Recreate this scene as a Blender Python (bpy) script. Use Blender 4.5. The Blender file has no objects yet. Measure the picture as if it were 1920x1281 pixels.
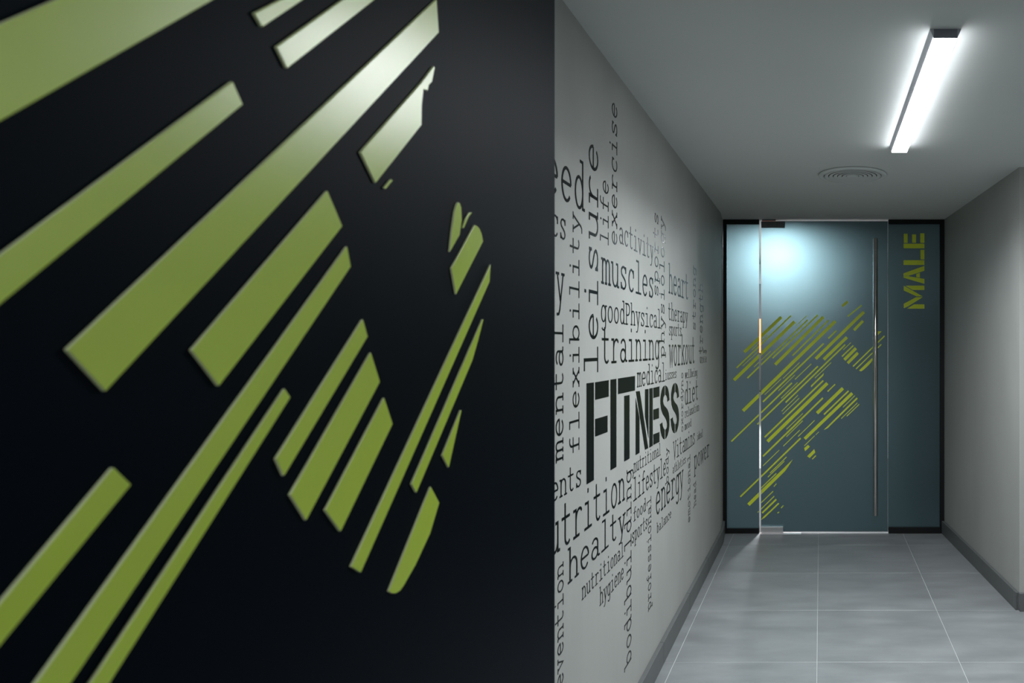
import bpy, math, random
from mathutils import Matrix, Vector

random.seed(7)
S = bpy.context.scene
COL = S.collection

# ------------------------------------------------------------------ camera
F = 1370.0            # focal length in pixels of the 1920 px wide frame
PX, PY = 1538.0, 650.0  # principal point of the shifted lens
H = 1.304             # camera height
CH = 2.191            # ceiling height
cam = bpy.data.cameras.new('camera')
cam.sensor_width = 36.0
cam.lens = 36.0 * F / 1920.0
cam.shift_x = -(PX - 960.0) / 1920.0
cam.shift_y = (PY - 640.5) / 1920.0
cam.clip_start = 0.01
cam.dof.use_dof = True
cam.dof.focus_distance = 3.6
cam.dof.aperture_fstop = 9.5
camo = bpy.data.objects.new('camera', cam)
camo.location = (0, 0, H)
camo.rotation_euler = (math.pi / 2, 0, 0)
COL.objects.link(camo)
S.camera = camo

# ------------------------------------------------------------------ world, exposure
w = bpy.data.worlds.new('world')
S.world = w
w.use_nodes = True
w.node_tree.nodes['Background'].inputs[0].default_value = (0.75, 0.85, 1, 1)
w.node_tree.nodes['Background'].inputs[1].default_value = 0.02
S.view_settings.view_transform = 'Standard'
S.view_settings.look = 'None'
S.view_settings.exposure = 0.0
S.view_settings.gamma = 1.0
S.view_settings.use_curve_mapping = False
S.cycles.use_denoising = True
S.cycles.max_bounces = 10
S.cycles.diffuse_bounces = 6
S.cycles.glossy_bounces = 4
S.cycles.transmission_bounces = 6
S.cycles.caustics_refractive = False
S.cycles.caustics_reflective = False
S.cycles.sample_clamp_indirect = 6.0
LAMP = 40.0           # corridor batten diffuser radiance
BEAM = 40.0           # corridor batten downward beam, watts
BACK = 1250.0          # downlight behind the glass
BACK_FILL = 120.0         # added fill lamp, out of view, brightening that room
LOBBY = 105.0          # batten in the side lobby
REAR = 75.0           # batten behind the viewer


# ------------------------------------------------------------------ helpers
def tag(o, label=None, cat=None, group=None, kind=None):
    if label: o['label'] = label
    if cat: o['category'] = cat
    if group: o['group'] = group
    if kind: o['kind'] = kind
    return o


def link(o, parent=None):
    COL.objects.link(o)
    if parent is not None:
        o.parent = parent
    return o


def empty(name, loc=(0, 0, 0), mat=None):
    o = bpy.data.objects.new(name, None)
    o.empty_display_size = 0.05
    if mat is not None:
        o.matrix_world = mat
    else:
        o.location = loc
    return link(o)


def mesh(name, verts, faces, material, smooth=False):
    me = bpy.data.meshes.new(name)
    me.from_pydata([tuple(v) for v in verts], [], faces)
    me.update()
    if material: me.materials.append(material)
    if smooth:
        for p in me.polygons: p.use_smooth = True
    return me


def obj(name, me, parent=None, loc=None, mat=None):
    o = bpy.data.objects.new(name, me)
    link(o, parent)
    if loc: o.location = loc
    if mat is not None: o.matrix_local = mat
    return o


class MB:
    def __init__(s): s.v, s.f = [], []

    def box(s, a, b):
        x0, y0, z0 = a; x1, y1, z1 = b
        n = len(s.v)
        s.v += [(x0, y0, z0), (x1, y0, z0), (x1, y1, z0), (x0, y1, z0),
                (x0, y0, z1), (x1, y0, z1), (x1, y1, z1), (x0, y1, z1)]
        s.f += [[n + i for i in q] for q in ((3, 2, 1, 0), (4, 5, 6, 7), (0, 1, 5, 4), (1, 2, 6, 5), (2, 3, 7, 6), (3, 0, 4, 7))]
        return s

    def prism(s, poly, z0, z1):
        """poly (x, y) extruded along z."""
        ar = sum(poly[i - 1][0] * poly[i][1] - poly[i][0] * poly[i - 1][1] for i in range(len(poly)))
        if ar < 0: poly = poly[::-1]
        n, k = len(s.v), len(poly)
        s.v += [(x, y, z0) for x, y in poly] + [(x, y, z1) for x, y in poly]
        s.f.append([n + i for i in range(k)][::-1])
        s.f.append([n + k + i for i in range(k)])
        for i in range(k):
            j = (i + 1) % k
            s.f.append([n + i, n + j, n + k + j, n + k + i])
        return s

    def lathe(s, prof, seg=48, centre=(0, 0, 0)):
        n = len(s.v); k = len(prof)
        for i in range(seg):
            a = 2 * math.pi * i / seg
            s.v += [(centre[0] + r * math.cos(a), centre[1] + r * math.sin(a), centre[2] + z) for r, z in prof]
        for i in range(seg):
            j = (i + 1) % seg
            for q in range(k - 1):
                s.f.append([n + i * k + q, n + j * k + q, n + j * k + q + 1, n + i * k + q + 1])
        return s

    def ribbon(s, pts, t, z0, z1, closed=False):
        """flat stroke of thickness t along pts, extruded z0..z1 (mitred joints)."""
        m = len(pts)
        L, R = [], []
        for i in range(m):
            p = Vector(pts[i])
            if closed:
                a = Vector(pts[i - 1]); b = Vector(pts[(i + 1) % m])
            else:
                a = Vector(pts[max(i - 1, 0)]); b = Vector(pts[min(i + 1, m - 1)])
            d1 = (p - a); d2 = (b - p)
            if d1.length < 1e-9: d1 = d2
            if d2.length < 1e-9: d2 = d1
            d1.normalize(); d2.normalize()
            n1 = Vector((-d1.y, d1.x)); n2 = Vector((-d2.y, d2.x))
            nn = n1 + n2
            if nn.length < 1e-6: nn = n1.copy()
            nn.normalize()
            k = min(1 / max(nn.dot(n1), 0.35), 2.2)
            L.append(p + nn * t / 2 * k); R.append(p - nn * t / 2 * k)
        n = len(s.v)
        for i in range(m):
            for q in (L[i], R[i]):
                s.v.append((q.x, q.y, z1))
            for q in (L[i], R[i]):
                s.v.append((q.x, q.y, z0))
        rng = range(m) if closed else range(m - 1)
        for i in rng:
            a = n + 4 * i; b = n + 4 * ((i + 1) % m)
            s.f += [[a + 1, b + 1, b, a], [a, b, b + 2, a + 2], [b + 1, a + 1, a + 3, b + 3]]
        if not closed:
            a = n; b = n + 4 * (m - 1)
            s.f += [[a + 1, a, a + 2, a + 3], [b, b + 1, b + 3, b + 2]]
        return s

    def build(s, name, material, parent=None, smooth=False, loc=None, mat=None):
        return obj(name, mesh(name, s.v, s.f, material, smooth), parent, loc, mat)


def bevel(o, wd, seg=2):
    b = o.modifiers.new('bevel', 'BEVEL')
    b.width = wd; b.segments = seg; b.limit_method = 'ANGLE'; b.angle_limit = math.radians(35)
    return o


def set_in(b, **kw):
    for k, v in kw.items():
        b.inputs[k.replace('_', ' ')].default_value = v


def mat_basic(name, col, rough=0.5, metal=0.0, spec=0.5, var=0.0, scale=(6, 6, 6), bump=0.0, rvar=0.0, detail=6.0, coat=0.0):
    m = bpy.data.materials.new(name)
    m.use_nodes = True
    nt = m.node_tree
    b = nt.nodes['Principled BSDF']
    b.inputs['Base Color'].default_value = (*col, 1)
    b.inputs['Roughness'].default_value = rough
    b.inputs['Metallic'].default_value = metal
    b.inputs['Specular IOR Level'].default_value = spec
    b.inputs['Coat Weight'].default_value = coat
    b.inputs['Coat Roughness'].default_value = 0.25
    geo = nt.nodes.new('ShaderNodeNewGeometry')
    mp = nt.nodes.new('ShaderNodeMapping')
    mp.inputs['Scale'].default_value = scale
    nt.links.new(geo.outputs['Position'], mp.inputs['Vector'])
    nz = nt.nodes.new('ShaderNodeTexNoise')
    nz.inputs['Scale'].default_value = 1.0
    nz.inputs['Detail'].default_value = detail
    nz.inputs['Roughness'].default_value = 0.6
    nt.links.new(mp.outputs[0], nz.inputs['Vector'])
    if var > 0:
        mx = nt.nodes.new('ShaderNodeMix'); mx.data_type = 'RGBA'
        mx.inputs[6].default_value = (*[c * (1 - var) for c in col], 1)
        mx.inputs[7].default_value = (*[min(1, c * (1 + var)) for c in col], 1)
        mr = nt.nodes.new('ShaderNodeMapRange')
        mr.inputs[1].default_value = 0.3; mr.inputs[2].default_value = 0.7
        nt.links.new(nz.outputs['Fac'], mr.inputs[0])
        nt.links.new(mr.outputs[0], mx.inputs[0])
        nt.links.new(mx.outputs[2], b.inputs['Base Color'])
    if rvar > 0:
        mr2 = nt.nodes.new('ShaderNodeMapRange')
        mr2.inputs[1].default_value = 0.3; mr2.inputs[2].default_value = 0.7
        mr2.inputs[3].default_value = max(0, rough - rvar); mr2.inputs[4].default_value = rough + rvar
        nt.links.new(nz.outputs['Fac'], mr2.inputs[0])
        nt.links.new(mr2.outputs[0], b.inputs['Roughness'])
    if bump > 0:
        n2 = nt.nodes.new('ShaderNodeTexNoise')
        n2.inputs['Scale'].default_value = 90.0; n2.inputs['Detail'].default_value = 4.0
        nt.links.new(geo.outputs['Position'], n2.inputs['Vector'])
        bp = nt.nodes.new('ShaderNodeBump')
        bp.inputs['Strength'].default_value = bump
        bp.inputs['Distance'].default_value = 0.002
        nt.links.new(n2.outputs['Fac'], bp.inputs['Height'])
        nt.links.new(bp.outputs[0], b.inputs['Normal'])
    return m


def mat_emit(name, col, strength):
    m = bpy.data.materials.new(name)
    m.use_nodes = True
    b = m.node_tree.nodes['Principled BSDF']
    b.inputs['Base Color'].default_value = (0.8, 0.8, 0.8, 1)
    b.inputs['Emission Color'].default_value = (*col, 1)
    b.inputs['Emission Strength'].default_value = strength
    return m


M = {}
M['plaster'] = mat_basic('grey_plaster', (0.345, 0.358, 0.338), 0.6, spec=0.25, var=0.06, scale=(3, 3, 1.2), bump=0.08)
M['darktile'] = mat_basic('dark_back_floor', (0.06, 0.065, 0.068), 0.4, var=0.15, scale=(3, 3, 3))
M['ceiling'] = mat_basic('ceiling_paint', (0.72, 0.75, 0.735), 0.85, spec=0.2, var=0.015, scale=(1.5, 1.5, 1.5))
M['darkwall'] = mat_basic('dark_satin_panel', (0.0012, 0.0040, 0.0085), 0.50, spec=0.032, var=0.03, scale=(5, 5, 5))
M['darkwall'].node_tree.nodes['Principled BSDF'].inputs['Specular Tint'].default_value = (0.62, 0.82, 1.0, 1)
M['green'] = mat_basic('green_acrylic', (0.64, 0.86, 0.05), 0.31, spec=0.9, var=0.04, scale=(9, 9, 9), bump=0.03)
M['green_edge'] = mat_basic('cut_acrylic_edge', (0.80, 0.88, 0.52), 0.4, spec=0.5, var=0.04, scale=(9, 9, 9))
M['tile'] = mat_basic('grey_porcelain', (0.205, 0.219, 0.224), 0.42, spec=0.45, var=0.20, scale=(3.2, 9.0, 3), rvar=0.06, detail=11)
M['skirt'] = mat_basic('skirting_porcelain', (0.105, 0.112, 0.113), 0.45, spec=0.4, var=0.10, scale=(4, 4, 9), rvar=0.05)
M['grout'] = mat_basic('light_grout', (0.52, 0.54, 0.54), 0.9, spec=0.1, var=0.05, scale=(30, 30, 30))
M['ink'] = mat_basic('black_vinyl', (0.004, 0.006, 0.006), 0.30, spec=0.12, var=0.1, scale=(12, 12, 12))
M['decal'] = mat_basic('green_vinyl', (0.74, 0.83, 0.05), 0.45, spec=0.4, var=0.05, scale=(14, 14, 14))
M['black'] = mat_basic('black_metal_frame', (0.003, 0.003, 0.0035), 0.5, spec=0.3, var=0.1)
M['steel'] = mat_basic('polished_steel', (0.72, 0.69, 0.66), 0.12, metal=1.0, var=0.04, scale=(2, 2, 60))
M['brushed'] = mat_basic('brushed_steel', (0.75, 0.74, 0.74), 0.40, metal=1.0, var=0.06, scale=(3, 3, 120))
M['darksteel'] = mat_basic('dark_steel', (0.16, 0.165, 0.165), 0.42, metal=1.0, var=0.15, scale=(20, 20, 40))
M['alu'] = mat_basic('grey_aluminium', (0.62, 0.65, 0.70), 0.5, metal=0.2, var=0.03)
M['cap'] = mat_basic('lamp_end_cap', (0.30, 0.31, 0.37), 0.5, var=0.05)
M['vent'] = mat_basic('vent_paint', (0.70, 0.73, 0.72), 0.6, spec=0.3, var=0.02)
M['hole'] = mat_basic('vent_inside', (0.02, 0.02, 0.02), 0.9, var=0.1)
M['white'] = mat_basic('white_paint', (0.80, 0.80, 0.79), 0.7, var=0.02)
M['backwall'] = mat_basic('back_room_paint', (0.60, 0.60, 0.59), 0.7, var=0.02)
M['orange'] = mat_basic('orange_laminate', (0.80, 0.20, 0.06), 0.5, var=0.04)
M['charcoal'] = mat_basic('charcoal_laminate', (0.012, 0.012, 0.013), 0.5, var=0.1)
M['lamp'] = mat_emit('lamp_diffuser', (0.93, 0.965, 1.0), LAMP)
M['lobby_lamp'] = mat_emit('lobby_lamp_diffuser', (0.93, 0.965, 1.0), LOBBY)
M['rear_lamp'] = mat_emit('rear_lamp_diffuser', (0.93, 0.965, 1.0), REAR)
M['downlight'] = mat_emit('downlight_lens', (0.95, 0.97, 1.0), BACK)
M['room_fill'] = mat_emit('room_fill_lens', (0.95, 0.97, 1.0), BACK_FILL)

# satin-etched teal glass: both faces scatter, the corridor face also carries a faint gloss
def etched(name, tint, gloss):
    g = bpy.data.materials.new(name)
    g.use_nodes = True
    nt = g.node_tree
    nd, lk = nt.nodes, nt.links
    gb = nd['Principled BSDF']
    gb.inputs['Base Color'].default_value = (0.030, 0.055, 0.062, 1)
    gb.inputs['Roughness'].default_value = 0.35
    gb.inputs['Specular IOR Level'].default_value = 0.3
    geo = nd.new('ShaderNodeNewGeometry')
    nz = nd.new('ShaderNodeTexNoise'); nz.inputs['Scale'].default_value = 3.0; nz.inputs['Detail'].default_value = 5.0
    lk.new(geo.outputs['Position'], nz.inputs['Vector'])
    rfs = []
    for lo, hi in ((0.52, 0.58), (0.94, 1.0)):
        mr = nd.new('ShaderNodeMapRange'); mr.inputs[3].default_value = lo; mr.inputs[4].default_value = hi
        lk.new(nz.outputs['Fac'], mr.inputs[0])
        rf = nd.new('ShaderNodeBsdfRefraction')
        rf.inputs['Color'].default_value = (*tint, 1)
        rf.inputs['IOR'].default_value = 1.45
        lk.new(mr.outputs[0], rf.inputs['Roughness'])
        rfs.append(rf)
    m1 = nd.new('ShaderNodeMixShader'); m1.inputs[0].default_value = 0.55
    lk.new(rfs[0].outputs[0], m1.inputs[1]); lk.new(rfs[1].outputs[0], m1.inputs[2])
    m2 = nd.new('ShaderNodeMixShader'); m2.inputs[0].default_value = gloss
    lk.new(m1.outputs[0], m2.inputs[1]); lk.new(gb.outputs[0], m2.inputs[2])
    lk.new(m2.outputs[0], nd['Material Output'].inputs['Surface'])
    return g


GTINT = (0.285, 0.362, 0.380)
M['glass'] = etched('etched_teal_glass_face', GTINT, 0.30)
M['clear'] = etched('etched_teal_glass_back', GTINT, 0.0)

# ------------------------------------------------------------------ where pixels lie on the real surfaces
XW = -0.66                       # text wall plane
DK = H / 350.0                   # metres per pixel on the end wall
YE = F * DK                      # end wall distance
YD = 1.15                        # far end of the dark wall
DB = 0.0934                      # dark wall: X = -DA - DB * Y
DA = (498.0 / F - DB) * YD
DN = math.hypot(1, DB)


def wall_uv(x, y):               # text wall: (Y, Z)
    d = -XW * F / (PX - x)
    return d, H + (PY - y) / F * d


def end_xz(x, y):
    return (x - PX) * DK, H + (PY - y) * DK


def dark_uv(x, y):               # along the dark wall from its Y = 0 point, and Z
    t = DA / ((PX - x) / F - DB)
    return t * DN, H + (PY - y) / F * t


DARK = Matrix(((-DB / DN, 0, 1 / DN, -DA), (1 / DN, 0, DB / DN, 0), (0, 1, 0, 0), (0, 0, 0, 1)))
TEXT = Matrix(((0, 0, 1, XW), (1, 0, 0, 0), (0, 1, 0, 0), (0, 0, 0, 1)))
ENDM = Matrix(((1, 0, 0, 0), (0, 0, -1, YE), (0, 1, 0, 0), (0, 0, 0, 1)))

# ------------------------------------------------------------------ structure
# floor slab (the joint colour) and its tiles
XC1, YC1 = 0.984, 3.61           # free corner of the right wall
fl = MB().box((-0.9, -2.6, -0.12), (3.7, YE + 0.02, -0.0013)).build('floor', M['grout'])
tag(fl, 'grey porcelain tiled corridor floor with thin pale joints', kind='structure')
TJ = 0.0011
tx = [-0.0134 + k * 0.589 for k in range(-2, 8)]
ty = [3.0197 + k * 0.594 for k in range(-10, 5)]
tile_cache = {}
for i in range(len(tx) - 1):
    for j in range(len(ty) - 1):
        x0, x1 = max(tx[i], -0.68) + TJ, min(tx[i + 1], 3.6) - TJ
        y0, y1 = max(ty[j], -2.5) + 0.0017, min(ty[j + 1], YE + 0.02) - 0.0017
        if y0 > 3.7: x1 = min(x1, 1.02)
        elif y0 > 3.6: x1 = min(x1, 1.1)
        if x1 - x0 < 0.01 or y1 - y0 < 0.01: continue
        key = (round(x1 - x0, 3), round(y1 - y0, 3))
        if key not in tile_cache:
            hx, hy = key[0] / 2, key[1] / 2
            b = 0.0008
            v = []
            for z, e in ((-0.009, 0), (-b, 0), (0, b)):
                v += [(-hx + e, -hy + e, z), (hx - e, -hy + e, z), (hx - e, hy - e, z), (-hx + e, hy - e, z)]
            f = [[8, 9, 10, 11]]
            for l in (0, 4):
                for q in range(4):
                    r = (q + 1) % 4
                    f.append([l + q, l + r, l + 4 + r, l + 4 + q])
            tile_cache[key] = mesh('tile', v, f, M['tile'])
        obj('tile', tile_cache[key], fl, ((x0 + x1) / 2, (y0 + y1) / 2, random.uniform(-0.0003, 0.0)))

ce = MB().box((-1.9, -2.6, CH), (3.7, 8.6, CH + 0.12)).build('ceiling', M['ceiling'])
tag(ce, 'smooth pale grey painted ceiling over the corridor', kind='structure')

# text wall, with a shallow splay just before the glass end
wl = MB().prism([(XW, YD - 0.02), (XW, 4.84), (-0.682, YE - 0.004), (-0.682, YE + 0.02), (-0.86, YE + 0.02), (-0.86, YD - 0.02)], 0, CH).build('wall_left', M['plaster'])
tag(wl, 'grey plastered corridor wall covered with black fitness words', kind='structure')
# dark wall in front of it
wd = MB().prism([(-DA - DB * YD, YD), (XW, YD), (XW, -2.58), (-DA + DB * 2.58, -2.58)], 0, CH).build('wall_front_left', M['darkwall'])
tag(wd, 'near black satin panelled wall carrying big green stripes', kind='structure')
# right wall
rdx, rdy = XC1 - 0.864, YC1 - YE
wr = MB().prism([(0.864, YE + 0.02), (XC1, YC1), (3.6, YC1 + 0.08), (3.6, YC1 + 0.22), (1.15, YC1 + 0.2), (1.05, YE + 0.02)], 0, CH).build('wall_right', M['plaster'])
tag(wr, 'plain grey wall on the right of the corridor, ending in a corner', kind='structure')
tag(MB().box((3.6, -2.6, 0), (3.72, YC1 + 0.25, CH)).build('wall_lobby', M['plaster']), 'plain grey wall of the side lobby', kind='structure')
tag(MB().box((-0.9, -2.7, 0), (3.72, -2.58, CH)).build('wall_back', M['plaster']), 'plain grey wall behind the viewer', kind='structure')

# skirtings
def skirting(name, label, pts, joints, t, hgt):
    """pts: polyline of wall foot, tiles lie to its corridor side; joints: breaks as Y values."""
    root = empty(name, (pts[0][0], pts[0][1], 0))
    tag(root, label, kind='structure')
    ox, oy = pts[0]
    for a, b in zip(pts[:-1], pts[1:]):
        d = Vector((b[0] - a[0], b[1] - a[1])); L = d.length; d.normalize()
        n = Vector((d.y, -d.x))
        br = [0.0] + sorted((Y - a[1]) / (b[1] - a[1]) * L for Y in joints if min(a[1], b[1]) < Y < max(a[1], b[1])) + [L]
        grout = MB()
        for s0, s1 in zip(br[:-1], br[1:]):
            q0 = s0 + (0.001 if s0 > 0 else 0); q1 = s1 - (0.001 if s1 < L else 0)
            P = [Vector(a) + d * q for q in (q0, q1)]
            poly = [(p.x - ox, p.y - oy) for p in (P[0], P[1], P[1] + n * t, P[0] + n * t)]
            bevel(MB().prism(poly, 0.0, hgt).build('skirting_tile', M['skirt'], root), 0.0015, 2)
        P = [Vector(a), Vector(a) + d * L]
        poly = [(p.x - ox, p.y - oy) for p in (P[0], P[1], P[1] + n * (t - 0.002), P[0] + n * (t - 0.002))]
        MB().prism(poly, 0.0, hgt - 0.002).build('joint_filler', M['grout'], root)


SK = 0.089
skirting('baseboard_left', 'grey porcelain skirting along the foot of the word wall', [(XW, YD + 0.001), (XW, 4.84), (-0.682, YE - 0.004)], [1.2, 1.8, 2.4, 3.0, 3.6, 4.2, 4.62], 0.018, SK)
skirting('baseboard_right', 'grey porcelain skirting along the foot of the right wall', [(0.864, YE - 0.004), (XC1, YC1)], [4.66, 4.16, 3.66], 0.018, SK)
skirting('baseboard_lobby', 'grey porcelain skirting on the lobby side of the corner', [(XC1 - 0.004, YC1), (3.6, YC1 + 0.08)], [], 0.018, SK)

# ------------------------------------------------------------------ room behind the glass
BR0, BR1 = YE + 0.03, 8.5
tag(MB().box((-1.8, BR0 - 0.01, -0.12), (2.6, BR1, -0.001)).build('floor_changing_room', M['darktile']), 'dark floor of the room behind the frosted glass', kind='structure')
tag(MB().box((-1.8, BR1, 0), (2.6, BR1 + 0.1, CH)).build('wall_far', M['backwall']), 'white far wall of the room behind the frosted glass', kind='structure')
tag(MB().box((-1.9, BR0, 0), (-1.8, BR1, CH)).build('wall_far_left', M['backwall']), 'white left wall of the room behind the frosted glass', kind='structure')
tag(MB().box((2.6, BR0, 0), (2.7, BR1, CH)).build('wall_far_right', M['backwall']), 'white right wall of the room behind the frosted glass', kind='structure')
tag(MB().box((0.62, BR0 + 0.55, 0), (2.6, BR0 + 0.62, 1.55)).build('wall_dimming_panel', M['charcoal']), 'added dark panel that dims the right frosted glass panel from behind', kind='structure')  # added dark panel, makes the lower right pane read darker
b = MB()
b.box((-1.8, BR0, 0), (-0.69, BR0 + 0.05, CH)); b.box((0.88, BR0, 0), (2.6, BR0 + 0.05, CH))
tag(b.build('wall_far_front', M['backwall']), 'white inner face of the wall either side of the glass front', kind='structure')

# ------------------------------------------------------------------ glass front
GT = 0.010


def glass_box(x0, y0, x1, y1, th=GT):
    (a, zt), (c, zb) = end_xz(x0, y0), end_xz(x1, y1)
    return (a, YE, zb), (c, YE + th, zt)


def px_box(x0, y0, x1, y1, ya, yb):
    (a, zt), (c, zb) = end_xz(x0, y0), end_xz(x1, y1)
    return (a, YE + ya, max(zb, 0.0)), (c, YE + yb, min(zt, CH))


def clip_x(poly, x, keep_left):
    out = []
    for i in range(len(poly)):
        a, c = poly[i - 1], poly[i]
        ia = (a[0] <= x) == keep_left; ic = (c[0] <= x) == keep_left
        if ia != ic:
            t = (x - a[0]) / (c[0] - a[0])
            out.append((x, a[1] + t * (c[1] - a[1])))
        if ic: out.append(c)
    return out


GAPL, GAPR = 1423.4, 1426.8
door = empty('door_1', (end_xz(GAPR, 0)[0], YE, 0))
tag(door, 'teal frosted glass pivot door with green stripes and long steel pull', kind='structure')
side = empty('window_1', (end_xz(1356, 0)[0], YE, 0))
tag(side, 'narrow fixed teal glass panel in black frame left of the door', kind='structure')
side2 = empty('window_2', (end_xz(1666, 0)[0], YE, 0))
tag(side2, 'fixed teal glass panel in black frame right of the door', kind='structure')


def under(root, mb, name, material, smooth=False):
    o = mb.build(name, material, root, smooth)
    o.matrix_parent_inverse = Matrix.Translation(-root.location)
    return o


def film_front(o):
    o.data.materials.append(M['clear'])
    for p in o.data.polygons: p.material_index = 0 if p.normal.y < -0.5 else 1


film_front(under(door, MB().box(*glass_box(GAPR, 415.0, 1664.6, 996.8)), 'glass_leaf', M['glass']))
film_front(under(side, MB().box(*glass_box(1360, 418, GAPL, 993)), 'glass_pane', M['glass']))
film_front(under(side2, MB().box(*glass_box(1665.2, 416, 1765, 994)), 'glass_pane', M['glass']))
for name, bx in (('frame_stile', (1356, 412, 1362.6, 1000.5)), ('frame_rail', (1362.6, 412, GAPL, 421)), ('frame_rail', (1362.6, 990.5, GAPL, 1000.5))):
    bevel(under(side, MB().box(*px_box(*bx, -0.012, 0.03)), name, M['black']), 0.001)
for name, bx in (('frame_stile', (1761.8, 412, 1770, 1000.5)), ('frame_rail', (1665.8, 412, 1761.8, 420.5)), ('frame_rail', (1665.8, 988.5, 1761.8, 1000.5))):
    bevel(under(side2, MB().box(*px_box(*bx, -0.012, 0.03)), name, M['black']), 0.001)

# patch fittings
o = bevel(under(door, MB().box(*px_box(1428.2, 415.4, 1471.5, 427.4, -0.012, 0.022)), 'hinge_patch', M['darksteel']), 0.0015)
o['label'] = 'dark steel top hinge patch'
o = bevel(under(door, MB().box(*px_box(1427.4, 987.2, 1468.4, 997.6, -0.014, 0.024)), 'hinge_patch', M['brushed']), 0.0015)
o['label'] = 'brushed steel bottom hinge patch'
pl = bevel(MB().box((0, 0, 0), (0.285, 0.05, 0.003)).build('pivot_plate', M['brushed'], loc=(end_xz(1426, 0)[0], YE - 0.035, 0.0)), 0.0008)
tag(pl, 'thin steel pivot plate set on the floor under the glass door', 'plate')
tp = bevel(MB().box((0, 0, 0), (0.095, 0.034, 0.008)).build('pivot_plate', M['darksteel'], loc=(end_xz(1429, 0)[0], YE - 0.008, CH - 0.008)), 0.0008)
tag(tp, 'dark top pivot plate on the ceiling above the door hinge', 'plate')

# pull handle
hx, hz1 = end_xz(1641.3, 0)[0], 0
HY = YE - 0.065
sc = HY / F
hx = (1641.3 - PX) * sc
z0, z1 = H + (PY - 967) * sc, H + (PY - 447) * sc
R_ = 0.0165
hb = under(door, MB().lathe([(0.0001, z0), (R_ - 0.001, z0), (R_, z0 + 0.001), (R_, z1 - 0.001), (R_ - 0.001, z1), (0.0001, z1)], 40, (hx, HY, 0)), 'pull_handle', M['steel'], True)
hb['label'] = 'tall polished steel pull bar'
for yy in (500, 905):
    zz = H + (PY - yy) * sc
    mb = MB()
    n = 20
    for k in range(n):
        a = 2 * math.pi * k / n
        mb.v += [(hx + 0.009 * math.cos(a), HY, zz + 0.009 * math.sin(a)), (hx + 0.009 * math.cos(a), YE, zz + 0.009 * math.sin(a))]
    for k in range(n):
        j = (k + 1) % n
        mb.f.append([2 * k, 2 * j, 2 * j + 1, 2 * k + 1])
    st = mb.build('standoff', M['steel'], hb, True)
    st.matrix_parent_inverse = Matrix.Translation(-door.location)
    st.matrix_parent_inverse = Matrix.Identity(4)

# stripes of the door graphic: x0, y0, x1, y1, width (crop pixels at 8.006 per photo pixel), per crop origin
Z8 = 1281 / 160.0
O1, O2, O3, O4, O5 = (1360, 560), (1500, 560), (1360, 700), (1480, 690), (1380, 830)


def at(o, p): return (o[0] + p[0] / Z8, o[1] + p[1] / Z8)


LINES = [
    (O1, (285, 805), O1, (840, 278), 45), (O1, (395, 770), O1, (640, 540), 10), (O1, (170, 1040), O1, (985, 257), 22),
    (O1, (260, 1010), O1, (520, 768), 10), (O1, (130, 1225), O1, (1040, 345), 47), (O1, (430, 1028), O1, (680, 790), 12),
    (O1, (330, 1195), O1, (1235, 320), 22), (O1, (1060, 415), O1, (1225, 255), 10), (O1, (710, 895), O2, (270, 245), 22),
    (O1, (748, 992), O2, (350, 275), 45), (O1, (1008, 857), O2, (430, 325), 22), (O3, (265, 565), O2, (530, 340), 48),
    (O1, (865, 1200), O1, (1115, 960), 12), (O3, (565, 430), O2, (355, 675), 24), (O3, (590, 325), O1, (840, 1205), 10),
    (O3, (795, 265), O3, (1045, 25), 10), (O1, (1045, 1215), O2, (170, 980), 12),
    (O3, (90, 1025), O3, (1000, 145), 22), (O3, (480, 768), O2, (270, 1015), 22), (O3, (835, 378), O3, (1085, 138), 11),
    (O3, (905, 440), O2, (680, 690), 22), (O3, (845, 572), O3, (1090, 330), 11), (O3, (862, 613), O3, (1110, 373), 11),
    (O3, (590, 962), O4, (510, 190), 24), (O3, (632, 1025), O4, (570, 230), 48), (O3, (565, 1248), O4, (505, 450), 24),
    (O3, (917, 842), O3, (1165, 602), 11), (O3, (917, 953), O3, (1162, 713), 11), (O3, (1092, 950), O4, (380, 788), 11),
    (O3, (870, 1095), O3, (1120, 852), 11), (O5, (65, 815), O4, (170, 1055), 23), (O5, (405, 350), O5, (650, 112), 11),
    (O4, (230, 1065), O4, (945, 380), 45), (O4, (415, 680), O4, (805, 305), 48), (O4, (520, 700), O4, (890, 345), 22),
    (O4, (805, 592), O4, (985, 415), 11), (O4, (778, 762), O4, (1022, 525), 11), (O4, (862, 725), O4, (1050, 545), 12),
    (O4, (575, 355), O4, (688, 245), 18), (O2, (222, 1195), O2, (468, 960), 11), (O4, (225, 1170), O4, (380, 1018), 10),
    (O4, (395, 1005), O4, (443, 960), 8), (O5, (1145, 250), O5, (1200, 195), 14), (O5, (510, 458), O5, (760, 215), 13),
    (O5, (478, 520), O5, (725, 280), 13), (O5, (352, 706), O5, (605, 462), 13), (O5, (568, 662), O5, (608, 615), 12),
    (O5, (372, 910), O5, (558, 730), 13), (O5, (325, 1050), O5, (575, 805), 13), (O5, (392, 1058), O5, (605, 852), 25),
    (O5, (675, 985), O5, (712, 945), 14), (O5, (620, 1060), O5, (650, 1042), 14),
    (O2, (635, 115), O2, (715, 45), 38), (O2, (715, 270), O2, (925, 100), 20), (O2, (235, 905), O2, (960, 200), 45),
    (O2, (355, 915), O2, (705, 580), 45), (O2, (810, 475), O2, (945, 335), 40), (O2, (425, 600), O2, (548, 480), 22),
    (O2, (650, 770), O2, (765, 660), 10), (O2, (630, 870), O2, (800, 705), 20), (O2, (665, 920), O2, (840, 745), 45),
    (O2, (715, 970), O2, (870, 815), 42), (O2, (795, 1020), O2, (1270, 560), 19), (O2, (840, 1058), O2, (1220, 688), 16),
]
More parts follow.
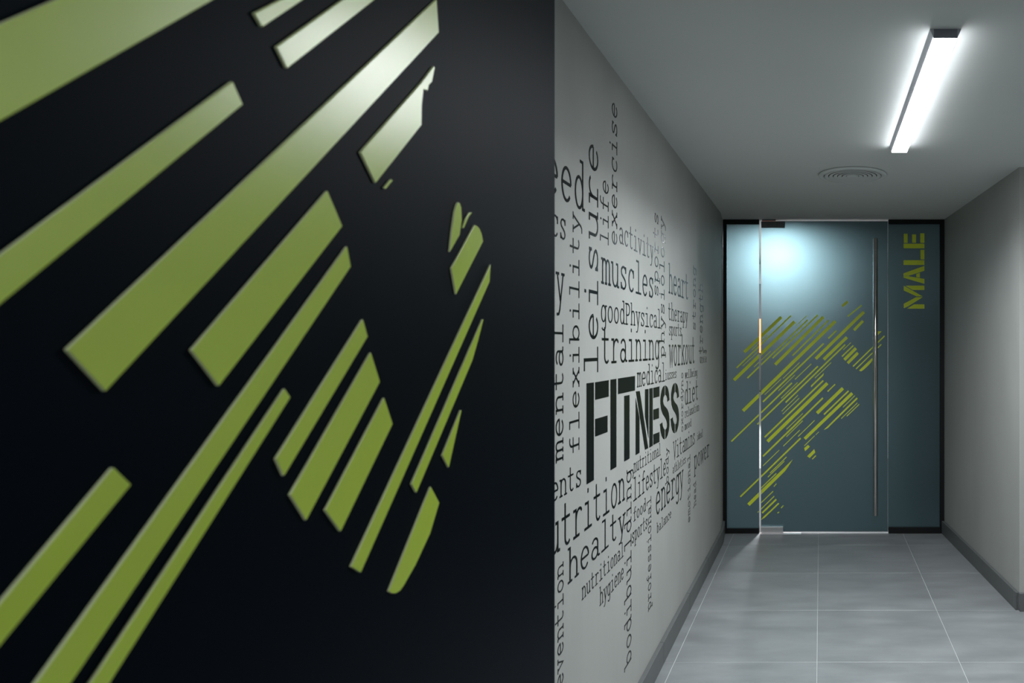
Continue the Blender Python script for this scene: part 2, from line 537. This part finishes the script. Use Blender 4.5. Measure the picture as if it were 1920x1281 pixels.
POLYS = [
    (O4, [(515, 932), (1012, 442), (1028, 462), (575, 905)]),
    (O4, [(322, 268), (520, 75), (508, 118), (330, 292)]),
    (O4, [(222, 1205), (280, 1155), (310, 1182), (237, 1252)]),
    (O5, [(1068, 205), (1175, 98), (1190, 148), (1105, 232)]),
    (O5, [(168, 918), (700, 400), (855, 250), (790, 352), (735, 430), (205, 952)]),
    (O5, [(370, 1165), (410, 1115), (635, 905), (650, 918), (430, 1130)]),
    (O2, [(885, 1080), (1085, 890), (1090, 920), (1070, 955), (1030, 1000), (960, 1065), (915, 1095)]),
    (O2, [(1120, 560), (1170, 490), (1228, 490), (1130, 590)]),
]
shapes = []
for oa, pa, ob, pb, wd_ in LINES:
    a = Vector(at(oa, pa)); c = Vector(at(ob, pb))
    d = (c - a).normalized(); n = Vector((-d.y, d.x)) * wd_ / Z8 / 2
    shapes.append([tuple(q) for q in (a + n, c + n, c - n, a - n)])
for oa, ps in POLYS:
    shapes.append([at(oa, p) for p in ps])
for sh in shapes:
    for root, lim, left in ((side, GAPL - 0.3, True), (door, GAPR + 0.3, False)):
        p = clip_x(sh, lim, left)
        if len(p) < 3: continue
        pp = [end_xz(x, y) for x, y in p]
        mb = MB().prism(pp, 0.0002, 0.0010)
        mb.v = [(x, YE - z, y) for x, y, z in mb.v]
        mb.f = [q[::-1] for q in mb.f]
        mb.f = [q[::-1] for q in mb.f]
        under(root, mb, 'stripe', M['decal'])

# MALE, reading upward on the right pane (crop pixels, 4.133 per photo pixel)
Z4 = 1901 / 460.0
male = {
    'M': [[(1500, 602), (1625, 602), (1625, 636), (1535, 636), (1466, 600)][:4] + [(1478, 603)], [(1465, 604), (1490, 616), (1612, 686), (1566, 686), (1465, 640)],
          [(1465, 778), (1465, 743), (1560, 692), (1612, 692), (1500, 762)], [(1490, 781), (1625, 781), (1625, 747), (1545, 747)]],
    'A': [[(1463, 507), (1625, 449), (1625, 487), (1592, 498), (1592, 540), (1625, 550), (1625, 588), (1463, 541)]],
    'L': [[(1463, 405), (1625, 405), (1625, 442), (1463, 442)], [(1595, 325), (1625, 325), (1625, 399), (1595, 399)]],
    'E': [[(1463, 277), (1625, 277), (1625, 313), (1463, 313)], [(1465, 200), (1495, 200), (1495, 271), (1465, 271)],
          [(1530, 205), (1560, 205), (1560, 271), (1530, 271)], [(1593, 197), (1625, 197), (1625, 271), (1593, 271)]],
}
male['A'] = [[(1463, 507), (1625, 449), (1625, 487), (1500, 527), (1463, 527)], [(1463, 529), (1500, 529), (1625, 550), (1625, 588), (1463, 541)],
             [(1562, 512), (1590, 503), (1590, 541), (1562, 536)]]
ax, az = end_xz(1340 + 1625 / Z4, 390 + 781 / Z4)
sign = empty('door_lettering', (ax, YE, az))
tag(sign, 'green stencil word MALE reading upward on the right glass panel', 'lettering')
for ch in 'MALE':
    mb = MB()
    for poly in male[ch]:
        mb.prism([end_xz(1340 + x / Z4, 390 + y / Z4) for x, y in poly], 0.0003, 0.0014)
    mb.v = [(x, YE - z, y) for x, y, z in mb.v]
    under(sign, mb, 'letter', M['decal'])

# ------------------------------------------------------------------ big green stripes on the dark wall
Za, Zb = 3.66, 2.847
big = [
    [(-200, 335), (-200, 128), (0, 42), (120, -10), (300, -87), (545, -87), (392, 0), (0, 222)],
    [(471, 25), (519, 0), (610, -47), (650, -58), (562, 0), (486, 50.5)],
    [(513, 88), (637, 0), (735, -70), (785, -68), (697, 0), (533, 128)],
    [(118, 656), (815, -2), (819, 61), (190, 734)],
    [(440 + x / Za, y / Za) for x, y in ((848, 1045), (1270, 565), (1352, 455), (1360, 462), (1340, 560), (1318, 585), (1310, 622), (1282, 612), (1270, 720), (1268, 858), (952, 1255))],
    [(715.5, 352), (729, 336), (732.5, 338), (719, 354.5)],
    [(-150, 585), (0, 473), (430, 153), (449, 196), (0, 563), (-150, 686)],
    [(353, 657), (609, 358), (637, 424), (404, 724)],
    [(-20, 1393), (60, 1281), (646, 462), (653, 500), (125, 1281), (45, 1399)],
    [(90, 1391), (163, 1281), (528, 729), (539, 745), (198, 1281), (128, 1391)],
    [(512, 861), (676, 599), (685, 631), (527, 893)],
    [(539, 928), (691, 661), (708, 716), (569, 976)],
    [(605, 957), (716, 746), (732, 795), (634, 997)],
    [(654, 1063), (917, 496), (915, 528), (672, 1074)],
    [(768, 908), (901.5, 599), (903.5, 599), (893, 640), (882.5, 676), (777, 924)],
    [(826, 854), (860.5, 769), (862, 770), (838, 877)],
    [(725, 1109), (804, 913), (820, 943), (803, 1000), (775, 1060), (752, 1100), (746, 1108), (738, 1113), (731, 1113)],
    [(440 + x / Zb, 300 + y / Zb) for x, y in ((1138, 492), (1150, 380), (1165, 275), (1176, 236), (1184, 226), (1192, 230), (1200, 255), (1203, 320), (1192, 400))],
    [(440 + x / Zb, 300 + y / Zb) for x, y in ((1206, 362), (1225, 310), (1245, 280), (1258, 280), (1240, 305), (1214, 364))],
    [(440 + x / Zb, 300 + y / Zb) for x, y in ((1148, 577), (1272, 347), (1284, 352), (1298, 366), (1310, 395), (1317, 435), (1172, 718))],
    [(-120, 1265), (0, 1122), (205, 877), (238, 909), (0, 1200), (-120, 1347)],
]
mx, mz = dark_uv(725, 1109)
mural = empty('wall_mural', mat=DARK @ Matrix.Translation((mx, mz, 0)))
tag(mural, 'large raised green striped figure mural on the near black wall', 'mural')
for p in big:
    mb = MB().prism([(u - mx, v - mz) for u, v in (dark_uv(x, y) for x, y in p)], 0.0, 0.0020)
    o = mb.build('stripe', M['green'], mural)
    o.data.materials.append(M['green_edge'])
    for q in o.data.polygons: q.material_index = 0 if q.normal.z > 0.5 else 1
    bevel(o, 0.0004, 2)

# ------------------------------------------------------------------ lettering: a stroke-built slab typeface
def arc(cx, cy, rx, ry, a0, a1, n=14):
    return [(cx + rx * math.cos(math.radians(a0 + (a1 - a0) * i / n)), cy + ry * math.sin(math.radians(a0 + (a1 - a0) * i / n))) for i in range(n + 1)]


AS, DS, CP = 1.52, -0.48, 1.42
O_ = arc(.5, .5, .33, .47, 0, 360, 24)[:-1]


def foot(x, w_=.17, y=0.04): return [(x - w_, y), (x + w_, y)]


def tops(x, w_=.17, y=0.96): return [(x - w_, y), (x + .05, y)]


G = {}
G['o'] = [('c', O_)]
G['e'] = [[(.17, .53), (.82, .53)], arc(.5, .5, .33, .47, 4, 318, 20)]
G['c'] = [arc(.52, .5, .34, .47, 42, 318, 20), [(.80, .62), (.80, .97)]]
G['s'] = [arc(.5, .745, .27, .215, 20, 180, 8) + [(.30, .62), (.5, .52), (.70, .40), (.77, .26)] + arc(.5, .255, .27, .215, 0, -160, 8), [(.77, .70), (.77, .98)], [(.22, .02), (.22, .30)]]
G['i'] = [[(.52, 0), (.52, 1)], [(.2, .95), (.52, .95)], [(.15, .04), (.88, .04)], [(.50, 1.30), (.50, 1.46)]]
G['l'] = [[(.52, 0), (.52, AS)], [(.2, AS - .05), (.52, AS - .05)], [(.13, .04), (.9, .04)]]
G['t'] = [[(.38, 1.42), (.38, .28)] + arc(.6, .28, .22, .24, 180, 320, 8), [(.1, .95), (.78, .95)]]
G['f'] = [[(.42, 0), (.42, 1.15)] + arc(.67, 1.15, .25, .32, 180, 60, 8), [(.12, .95), (.82, .95)], [(.15, .04), (.72, .04)]]
G['r'] = [[(.34, 0), (.34, 1)], [(.1, .95), (.34, .95)], [(.1, .04), (.66, .04)], [(.34, .6)] + arc(.66, .62, .3, .33, 165, 60, 7) + [(.87, .83)]]
ARCH = [(.22, .62)] + arc(.5, .62, .28, .34, 160, 0, 9)
G['n'] = [[(.22, 0), (.22, 1)], [(.06, .95), (.22, .95)], foot(.22), ARCH + [(.78, 0)], foot(.78)]
G['h'] = [[(.22, 0), (.22, AS)], [(.05, AS - .05), (.22, AS - .05)], foot(.22), ARCH + [(.78, 0)], foot(.78)]
G['m'] = [[(.14, 0), (.14, 1)], [(.0, .95), (.14, .95)], foot(.14, .13), [(.14, .7)] + arc(.32, .7, .18, .26, 150, 0, 7) + [(.5, 0)], foot(.5, .11), [(.5, .7)] + arc(.68, .7, .18, .26, 150, 0, 7) + [(.86, 0)], foot(.87, .13)]
G['u'] = [[(.22, 1), (.22, .38)] + arc(.5, .38, .28, .34, 180, 340, 9), [(.78, 1), (.78, 0)], [(.05, .95), (.22, .95)], [(.6, .95), (.78, .95)], [(.78, .04), (.95, .04)]]
BOWL = arc(.48, .5, .3, .47, 0, 360, 22)[:-1]
G['d'] = [('c', BOWL), [(.78, 0), (.78, AS)], [(.55, AS - .05), (.78, AS - .05)], [(.78, .04), (.96, .04)]]
BOWR = arc(.52, .5, .3, .47, 0, 360, 22)[:-1]
G['b'] = [('c', BOWR), [(.22, 0), (.22, AS)], [(.02, AS - .05), (.22, AS - .05)]]
G['p'] = [('c', BOWR), [(.22, DS), (.22, 1)], [(.04, .95), (.22, .95)], [(.04, DS + .04), (.46, DS + .04)]]
G['g'] = [('c', BOWL), [(.78, 1), (.78, -.2)] + arc(.5, -.2, .28, .26, 0, -150, 9), [(.78, .95), (.97, .95)]]
G['a'] = [arc(.46, .68, .28, .28, 155, 0, 9) + [(.74, .14), (.80, .05), (.95, .05)], ('c', arc(.45, .29, .29, .26, 0, 360, 18)[:-1])]
G['y'] = [[(.2, .97), (.52, .03)], [(.83, .97), (.46, -.28), (.36, -.42), (.15, -.43)], [(.04, .95), (.38, .95)], [(.64, .95), (.97, .95)]]
G['v'] = [[(.2, .97), (.5, .03), (.8, .97)], [(.04, .95), (.38, .95)], [(.62, .95), (.96, .95)]]
G['w'] = [[(.12, .97), (.3, .03), (.5, .85), (.7, .03), (.88, .97)], [(0, .95), (.28, .95)], [(.72, .95), (1, .95)]]
G['x'] = [[(.2, .97), (.82, .03)], [(.8, .97), (.18, .03)], [(.06, .95), (.36, .95)], [(.64, .95), (.94, .95)], [(.04, .04), (.34, .04)], [(.66, .04), (.96, .04)]]
G['k'] = [[(.22, 0), (.22, AS)], [(.04, AS - .05), (.22, AS - .05)], foot(.22), [(.22, .4), (.74, .95)], [(.42, .6), (.8, .04)], [(.58, .95), (.92, .95)], [(.64, .04), (.97, .04)]]
G['P'] = [[(.26, 0), (.26, CP)], [(.06, .04), (.5, .04)], [(.06, CP - .05), (.5, CP - .05)] + arc(.5, CP - .42, .34, .37, 90, -90, 10) + [(.26, CP - .79)]]
G['V'] = [[(.14, CP), (.5, .03), (.86, CP)], [(0, CP - .05), (.3, CP - .05)], [(.7, CP - .05), (1, CP - .05)]]
TH, TK = 0.095, 0.0008


def glyph_mb(ch, mb=None, fx=lambda p: p):
    mb = mb or MB()
    for s in G[ch]:
        cl = isinstance(s, tuple)
        pts = s[1] if cl else s
        n = len(mb.v)
        mb.ribbon(pts, TH, 0.0, 1.0, cl)
        mb.v[n:] = [fx(v) for v in mb.v[n:]]
    return mb


GM = {}


def glyph(ch):
    if ch not in GM:
        b = glyph_mb(ch)
        GM[ch] = mesh('letter', b.v, b.f, M['ink'])
    return GM[ch]


VERT = Matrix(((0, 0, 1, XW), (0, -1, 0, 0), (1, 0, 0, 0), (0, 0, 0, 1)))   # reading upward


def put_word(text, frame, adv, xh, label, split, skip=0):
    if split:
        root = empty('wall_word', mat=frame)
        for i, ch in enumerate(text):
            if i < skip: continue
            o = bpy.data.objects.new('letter', glyph(ch))
            link(o, root)
            o.location = (i * adv, 0, 0.0001)
            o.scale = (adv, xh, TK)
    else:
        mb = MB()
        for i, ch in enumerate(text):
            if i < skip: continue
            glyph_mb(ch, mb, lambda v, i=i: ((i + v[0]) * adv, v[1] * xh, v[2] * TK + 0.0001))
        root = mb.build('wall_word', M['ink'])
        root.matrix_world = frame
    tag(root, label, 'lettering', 'black words on the corridor wall')


# horizontal words: text, index and pixel x of two letter centres, pixel x / baseline y / x-height y of a measuring point, skip, label
HW = [
    ('need', 2, 1062, 3, 1086, 1062, 378, 313, 0, 'large black word ending in eed, cut off by the dark wall edge'),
    ('ics', 1, 1040.5, 2, 1055.3, 1055.3, 449.5, 410, 0, 'black word end, letter s beside the dark wall, below eed'),
    ('ity', 1, 1032, 2, 1050, 1050, 566, 511, 0, 'single large black letter y beside the dark wall edge'),
    ('ments', 2, 1056, 4, 1084.6, 1056, 930, 897, 0, 'black word ending in ents beside the dark wall edge'),
    ('nutrition', 2, 1062, 8, 1165.3, 1146.5, 956.5, 910, 0, 'large black word utrition below the letters of FITNESS'),
    ('healty', 0, 1075, 5, 1165.7, 1100, 1063, 1022, 0, 'black word healty sloping below utrition'),
    ('nutritional', 0, 1094.7, 10, 1166.4, 1094.7, 1122, 1099, 0, 'black word nutritional under healty, low on the wall'),
    ('hygiene', 0, 1127.6, 6, 1166.8, 1166.8, 1087, 1066, 0, 'small black word hygiene, lowest of the horizontal words'),
    ('activity', 0, 1164.9, 7, 1221.9, 1164.9, 457.5, 427, 0, 'black word activity, topmost of the horizontal words on the wall'),
    ('muscles', 0, 1136.2, 6, 1220.8, 1136.2, 534, 485.5, 0, 'large black word muscles below activity'),
    ('goodPhysical', 0, 1131.7, 11, 1235.8, 1131.7, 604, 572, 0, 'black words goodPhysical run together between muscles and training'),
    ('training', 0, 1135.7, 7, 1232, 1149, 681, 634.5, 0, 'large black word training above the letters of FITNESS'),
    ('medical', 0, 1198.6, 6, 1243.7, 1198.6, 725.7, 698.3, 0, 'black word medical above the ness of FITNESS'),
    ('iusses', 0, 1248.6, 5, 1266.9, 1248.6, 712.8, 699.6, 0, 'tiny black word just right of medical'),
    ('heart', 0, 1257.6, 4, 1287.6, 1257.6, 551, 514, 0, 'black word heart right of muscles'),
    ('therapy', 0, 1255.4, 6, 1287.3, 1255.4, 600.6, 578, 0, 'black word therapy below heart'),
    ('sports', 0, 1256, 5, 1276, 1256, 629, 611.8, 0, 'small black word sports between therapy and workout'),
    ('workout', 0, 1258.3, 6, 1299.9, 1258.3, 687, 646.3, 0, 'black word workout right of training'),
    ('keep', 0, 1319.2, 3, 1324, 1319.2, 662, 656.5, 0, 'tiny black word keep near the far end of the wall'),
    ('fit', 0, 1319.6, 2, 1324.2, 1319.6, 680, 672.5, 0, 'tiny black word fit below the tiny word keep'),
    ('wellbeing', 0, 1285.7, 8, 1306.2, 1285.7, 709.8, 698.8, 0, 'small black word wellbeing above diet'),
    ('diet', 0, 1286.9, 3, 1306.5, 1286.9, 759, 730, 0, 'black word diet right of the letters of FITNESS'),
    ('relaxation', 0, 1285.2, 9, 1309.5, 1285.2, 783.4, 771.4, 0, 'small black word relaxation below diet'),
    ('mood', 0, 1285.2, 3, 1294.8, 1285.2, 806, 795.8, 0, 'small black word mood below relaxation'),
    ('Vitamins', 0, 1265, 7, 1300.9, 1300.9, 833.5, 812.5, 0, 'black word Vitamins right below FITNESS'),
    ('ideal', 0, 1307.9, 4, 1316.7, 1307.9, 825.8, 816, 0, 'tiny black word ideal right of Vitamins'),
    ('power', 0, 1304.4, 4, 1327.6, 1304.4, 879.6, 853.5, 0, 'black word power nearest the glass door'),
    ('athletics', 0, 1262.5, 8, 1284.5, 1262.5, 887.8, 876.3, 0, 'small black word athletics between Vitamins and energy'),
    ('nutritional', 0, 1190.4, 10, 1236.9, 1190.4, 886, 868, 0, 'black word nutritional directly under the ness of FITNESS'),
    ('lifestyle', 0, 1190.7, 8, 1245.9, 1245.9, 892.5, 868, 0, 'black word lifestyle below the upper word nutritional'),
    ('energy', 0, 1233.9, 5, 1277.6, 1233.9, 963.9, 922, 0, 'large black word energy below lifestyle'),
    ('food', 0, 1190.2, 3, 1208.2, 1208.2, 959.5, 943.5, 0, 'black word food between lifestyle and the lower sports'),
    ('sports', 0, 1186.9, 5, 1212, 1186.9, 1018.3, 998.4, 0, 'black word sports below food, low on the wall'),
    ('balance', 0, 1233.4, 6, 1256.9, 1256.9, 971.8, 959.6, 0, 'small black word balance below energy'),
]
for text, i, xi, j, xj, mxp, yb, yx, skip, label in HW:
    ui, uj = wall_uv(xi, 0)[0], wall_uv(xj, 0)[0]
    adv = (uj - ui) / (j - i)
    um, zb = wall_uv(mxp, yb); zx = wall_uv(mxp, yx)[1]
    u0 = ui - (i + .5) * adv
    put_word(text, TEXT @ Matrix.Translation((u0, zb, 0)), adv, zx - zb, label, abs(yb - yx) > 14 or len(text) < 4, skip)

# upward words: text, index and pixel y of two letter centres, pixel x of baseline and of x-height, label
VW = [
    ('exercise', 0, 448.4, 7, 212.5, 1156.8, 1147.4, 'black word exercise reading upward, highest on the wall'),
    ('life', 0, 449, 3, 355, 1140.6, 1130.4, 'black word life reading upward between leisure and exercise'),
    ('leisure', 0, 675, 6, 303, 1121, 1104, 'large black word leisure reading upward'),
    ('flexibility', 0, 829, 10, 422, 1085.8, 1073.8, 'black word flexibility reading upward left of FITNESS'),
    ('mental', 0, 842, 5, 626, 1055.7, 1042, 'black word mental reading upward beside the dark wall edge'),
    ('prevention', 2, 1268, 9, 1065.6, 1056, 1045.4, 'black word prevention reading upward at the bottom near the dark wall'),
    ('bodibuilding', 0, 1226, 11, 891, 1183.3, 1175, 'black word bodibuilding reading upward, lowest on the wall'),
    ('professional', 0, 1132, 11, 937, 1220.6, 1215.4, 'black word professional reading upward below lifestyle'),
    ('sports', 0, 546, 5, 412.6, 1234, 1227.6, 'black word sports reading upward right of activity'),
    ('physiology', 0, 658.8, 9, 422, 1245.4, 1239.6, 'black word physiology reading upward left of heart'),
    ('strong', 0, 612, 5, 510, 1304, 1300, 'small black word strong reading upward right of heart'),
    ('strength', 0, 675, 7, 541, 1317.2, 1312.6, 'small black word strength reading upward nearest the far end'),
    ('oxordyno', 0, 803.7, 7, 704, 1280.7, 1277.7, 'tiny black word reading upward between FITNESS and diet'),
    ('body', 0, 897.6, 3, 846, 1253.3, 1249.6, 'small black word body reading upward right of lifestyle'),
    ('emotional', 0, 972, 8, 857.4, 1293.8, 1290.6, 'small black word emotional reading upward below Vitamins'),
    ('head', 0, 942, 3, 907, 1304.8, 1301.6, 'tiny black word head reading upward below power'),
]
for text, i, yi, j, yj, xb, xx, label in VW:
    ub, ux = wall_uv(xb, 0)[0], wall_uv(xx, 0)[0]
    zi, zj = wall_uv(xb, yi)[1], wall_uv(xb, yj)[1]
    adv = (zj - zi) / (j - i)
    z0 = zi - (i + .5) * adv
    put_word(text, Matrix.Translation((0, ub, z0)) @ VERT, adv, ub - ux, label, adv * F / ub > 17)

# FITNESS headline, stencil letters
Zs = 4.27


def zz3(x, y): return (1030 + x / Zs, 680 + y / Zs)


S2 = [
    [(245, 280), (228, 292), (212, 318), (198, 365), (186, 430), (178, 505), (178, 590), (190, 690), (215, 770), (255, 835), (275, 885), (285, 940), (284, 990), (276, 1022), (258, 1042), (258, 1198), (278, 1178), (296, 1130), (312, 1055), (322, 960), (322, 860), (312, 760), (290, 690), (250, 640), (227, 600), (218, 550), (224, 490), (245, 442)],
    [(257, 278), (280, 296), (300, 340), (315, 420), (323, 530), (290, 560), (287, 500), (278, 460), (257, 437)],
    [(245, 1040), (245, 1208), (222, 1196), (198, 1145), (180, 1060), (170, 945), (208, 915), (214, 975), (228, 1020)],
]
S2 = [[(1240 + x / 9.85, 690 + y / 9.85) for x, y in p] for p in S2]
fit = [
    [[(1099.6, 719), (1112.9, 717.2), (1112.9, 900.3), (1099.6, 908.2)], [(1115.8, 717), (1140.8, 712.9), (1140.8, 743.6), (1115.8, 749.6)], [(1115.8, 786), (1138.6, 779.2), (1138.6, 810), (1115.8, 818.6)]],
    [[(1144.5, 712), (1155.2, 710.5), (1155.2, 875.5), (1144.5, 881.7)]],
    [[(1158.7, 709.8), (1190.2, 705), (1190.2, 732), (1158.7, 739)], [(1170.2, 742.8), (1179.9, 740.8), (1179.9, 859.9), (1170.2, 865.5)]],
    [[zz3(*p) for p in q] for q in ([(690, 740), (720, 722), (720, 445), (690, 285)], [(692, 232), (722, 228), (790, 685), (765, 697)], [(765, 215), (792, 211), (792, 602), (765, 430)])],
    [[zz3(*p) for p in q] for q in ([(800, 208), (826, 203), (826, 665), (800, 680)], [(832, 203), (880, 190), (880, 270), (832, 283)], [(832, 377), (876, 363), (876, 445), (832, 460)], [(832, 575), (880, 556), (880, 635), (832, 658)])],
]
fitw = [[[wall_uv(*p) for p in q] for q in L] for L in fit]
s2 = [[wall_uv(*p) for p in q] for q in S2]
dz = wall_uv(1258, 0)[0] - wall_uv(1238, 0)[0]
fitw.append([[(u - dz, v) for u, v in q] for q in s2])
fitw.append(s2)
fu, fv = fitw[0][0][3]
head = empty('wall_headline', mat=TEXT @ Matrix.Translation((fu, fv, 0)))
tag(head, 'big bold black stencil word FITNESS at the centre of the word wall', 'lettering')
for L in fitw:
    mb = MB()
    for q in L: mb.prism([(u - fu, v - fv) for u, v in q], 0.0001, 0.0012)
    mb.build('letter', M['ink'], head)

# ------------------------------------------------------------------ ceiling fittings
def batten(loc, label, lampmat, group=None):
    """surface batten: tapered housing, end caps, glowing diffuser; origin at the ceiling, near end."""
    L, wt, wb, hh = 1.2, 0.088, 0.066, 0.022
    root = empty('batten_light', loc)
    tag(root, label, 'ceiling light', group)
    pr = [(-wt / 2, 0), (wt / 2, 0), (wb / 2, -hh), (-wb / 2, -hh)]
    mb = MB().prism(pr, 0.004, L - 0.004)
    mb.v = [(x, z, y) for x, y, z in mb.v]; mb.f = [q[::-1] for q in mb.f]
    mb.build('housing', M['alu'], root)
    for y0 in (0.0, L - 0.004):
        mb = MB().prism([(-wb / 2, 0), (wb / 2, 0), (wb / 2, -hh - 0.003), (-wb / 2, -hh - 0.003)], y0, y0 + 0.004)
        mb.v = [(x, z, y) for x, y, z in mb.v]; mb.f = [q[::-1] for q in mb.f]
        mb.build('end_cap', M['cap'], root)
        for sx in (-1, 1):
            mb = MB().prism([(sx * wb / 2, 0), (sx * wt / 2, 0), (sx * wb / 2, -hh - 0.003)], y0, y0 + 0.004)
            mb.v = [(x, z, y) for x, y, z in mb.v]; mb.f = [q[::-1] for q in mb.f]
            mb.build('end_flange', M['alu'], root)
    mb = MB().prism([(-wb / 2 - 0.0006, -hh), (wb / 2 + 0.0006, -hh), (wb / 2 + 0.0006, -hh - 0.0015), (wb / 2 - 0.0005, -hh - 0.005), (-wb / 2 + 0.0005, -hh - 0.005), (-wb / 2 - 0.0006, -hh - 0.0015)], 0.006, L - 0.006)
    mb.v = [(x, z, y) for x, y, z in mb.v]; mb.f = [q[::-1] for q in mb.f]
    mb.build('diffuser', lampmat, root)
    return root


bl = batten((0.350, 2.04, CH), 'bright linear batten light on the corridor ceiling', M['lamp'])
ar = bpy.data.lights.new('batten_beam', 'AREA')      # the lamp's own prismatic downward beam
ar.shape = 'RECTANGLE'; ar.size = 0.058; ar.size_y = 1.18
ar.energy = BEAM; ar.color = (0.93, 0.965, 1.0); ar.spread = math.radians(150)
aro = bpy.data.objects.new('beam', ar)
link(aro, bl)
aro.location = (0, 0.6, -0.0285)
batten((2.9, 2.35, CH), 'linear batten light on the ceiling of the side lobby', M['lobby_lamp'])
batten((-0.02, -1.95, CH), 'linear batten light on the ceiling behind the viewer', M['rear_lamp'])

vent = empty('ceiling_diffuser', (0.1667, 3.765, CH))
tag(vent, 'round grey ceiling air diffuser with concentric rings', 'air vent')
MB().lathe([(0.1495, -0.004), (0.1505, -0.012), (0.166, -0.013), (0.175, -0.010), (0.177, -0.004), (0.174, -0.0035), (0.172, 0.0), (0.1495, 0.0)], 64).build('flange', M['vent'], vent, True)
MB().lathe([(0.0001, -0.0005), (0.150, -0.0005)], 48).build('dark_backing', M['hole'], vent)
for k, (r0, r1) in enumerate(((0.126, 0.1455), (0.103, 0.1225), (0.080, 0.0995), (0.057, 0.0765), (0.034, 0.0535))):
    MB().lathe([(r0, -0.0085), (r1 - 0.002, -0.0130), (r1, -0.0115), (r1 - 0.002, -0.006), (r0, -0.005), (r0, -0.0085)], 64).build('ring', M['vent'], vent, True)
MB().lathe([(0.0001, -0.0135), (0.024, -0.013), (0.030, -0.010), (0.030, -0.006), (0.0001, -0.006)], 48).build('centre_disc', M['vent'], vent, True)

# ------------------------------------------------------------------ behind the glass
dx, dz_ = (1460 - PX) / F, (PY - 454) / F
dyd = (CH - H - 0.02) / dz_
for (lx, ly), lm, lab in (((dx * dyd, dyd), 'downlight', 'round white downlight glowing through the frosted glass door'),
                      ((-1.35, 6.5), 'room_fill', 'added fill lamp hidden at the left of the room behind the glass')):  # the second is an added fill, hidden from the camera
    dl = empty('downlight', (lx, ly, CH))
    tag(dl, lab, 'ceiling light')
    MB().lathe([(0.115, -0.004), (0.14, -0.014), (0.15, 0.0)], 48).build('trim_ring', M['white'], dl, True)
    MB().lathe([(0.0001, -0.016), (0.08, -0.014), (0.115, -0.006)], 48).build('lens', M[lm], dl, True)

YC = 7.4
def back_z(y): return H + (PY - y) / F * YC
cx = (1425 - PX) / F * YC
cab = empty('wall_cabinet', (cx, YC, back_z(735)))
tag(cab, 'dark cabinet with orange front seen through the gap beside the door', 'cabinet')
def cab_part(name, m, za, zb, y0, y1, wx=0.28):
    MB().box((-wx, y0, za - back_z(735)), (wx, y1, zb - back_z(735))).build(name, m, cab)
cab_part('body', M['charcoal'], back_z(735), back_z(532), 0.02, 0.42)
cab_part('front', M['orange'], back_z(662), back_z(598), 0.0, 0.02, 0.26)
cab_part('front', M['charcoal'], back_z(733), back_z(664), 0.0, 0.02, 0.26)
cab_part('back_board', M['backwall'], 0.0, CH - 0.001, 0.42, 0.46, 0.8)
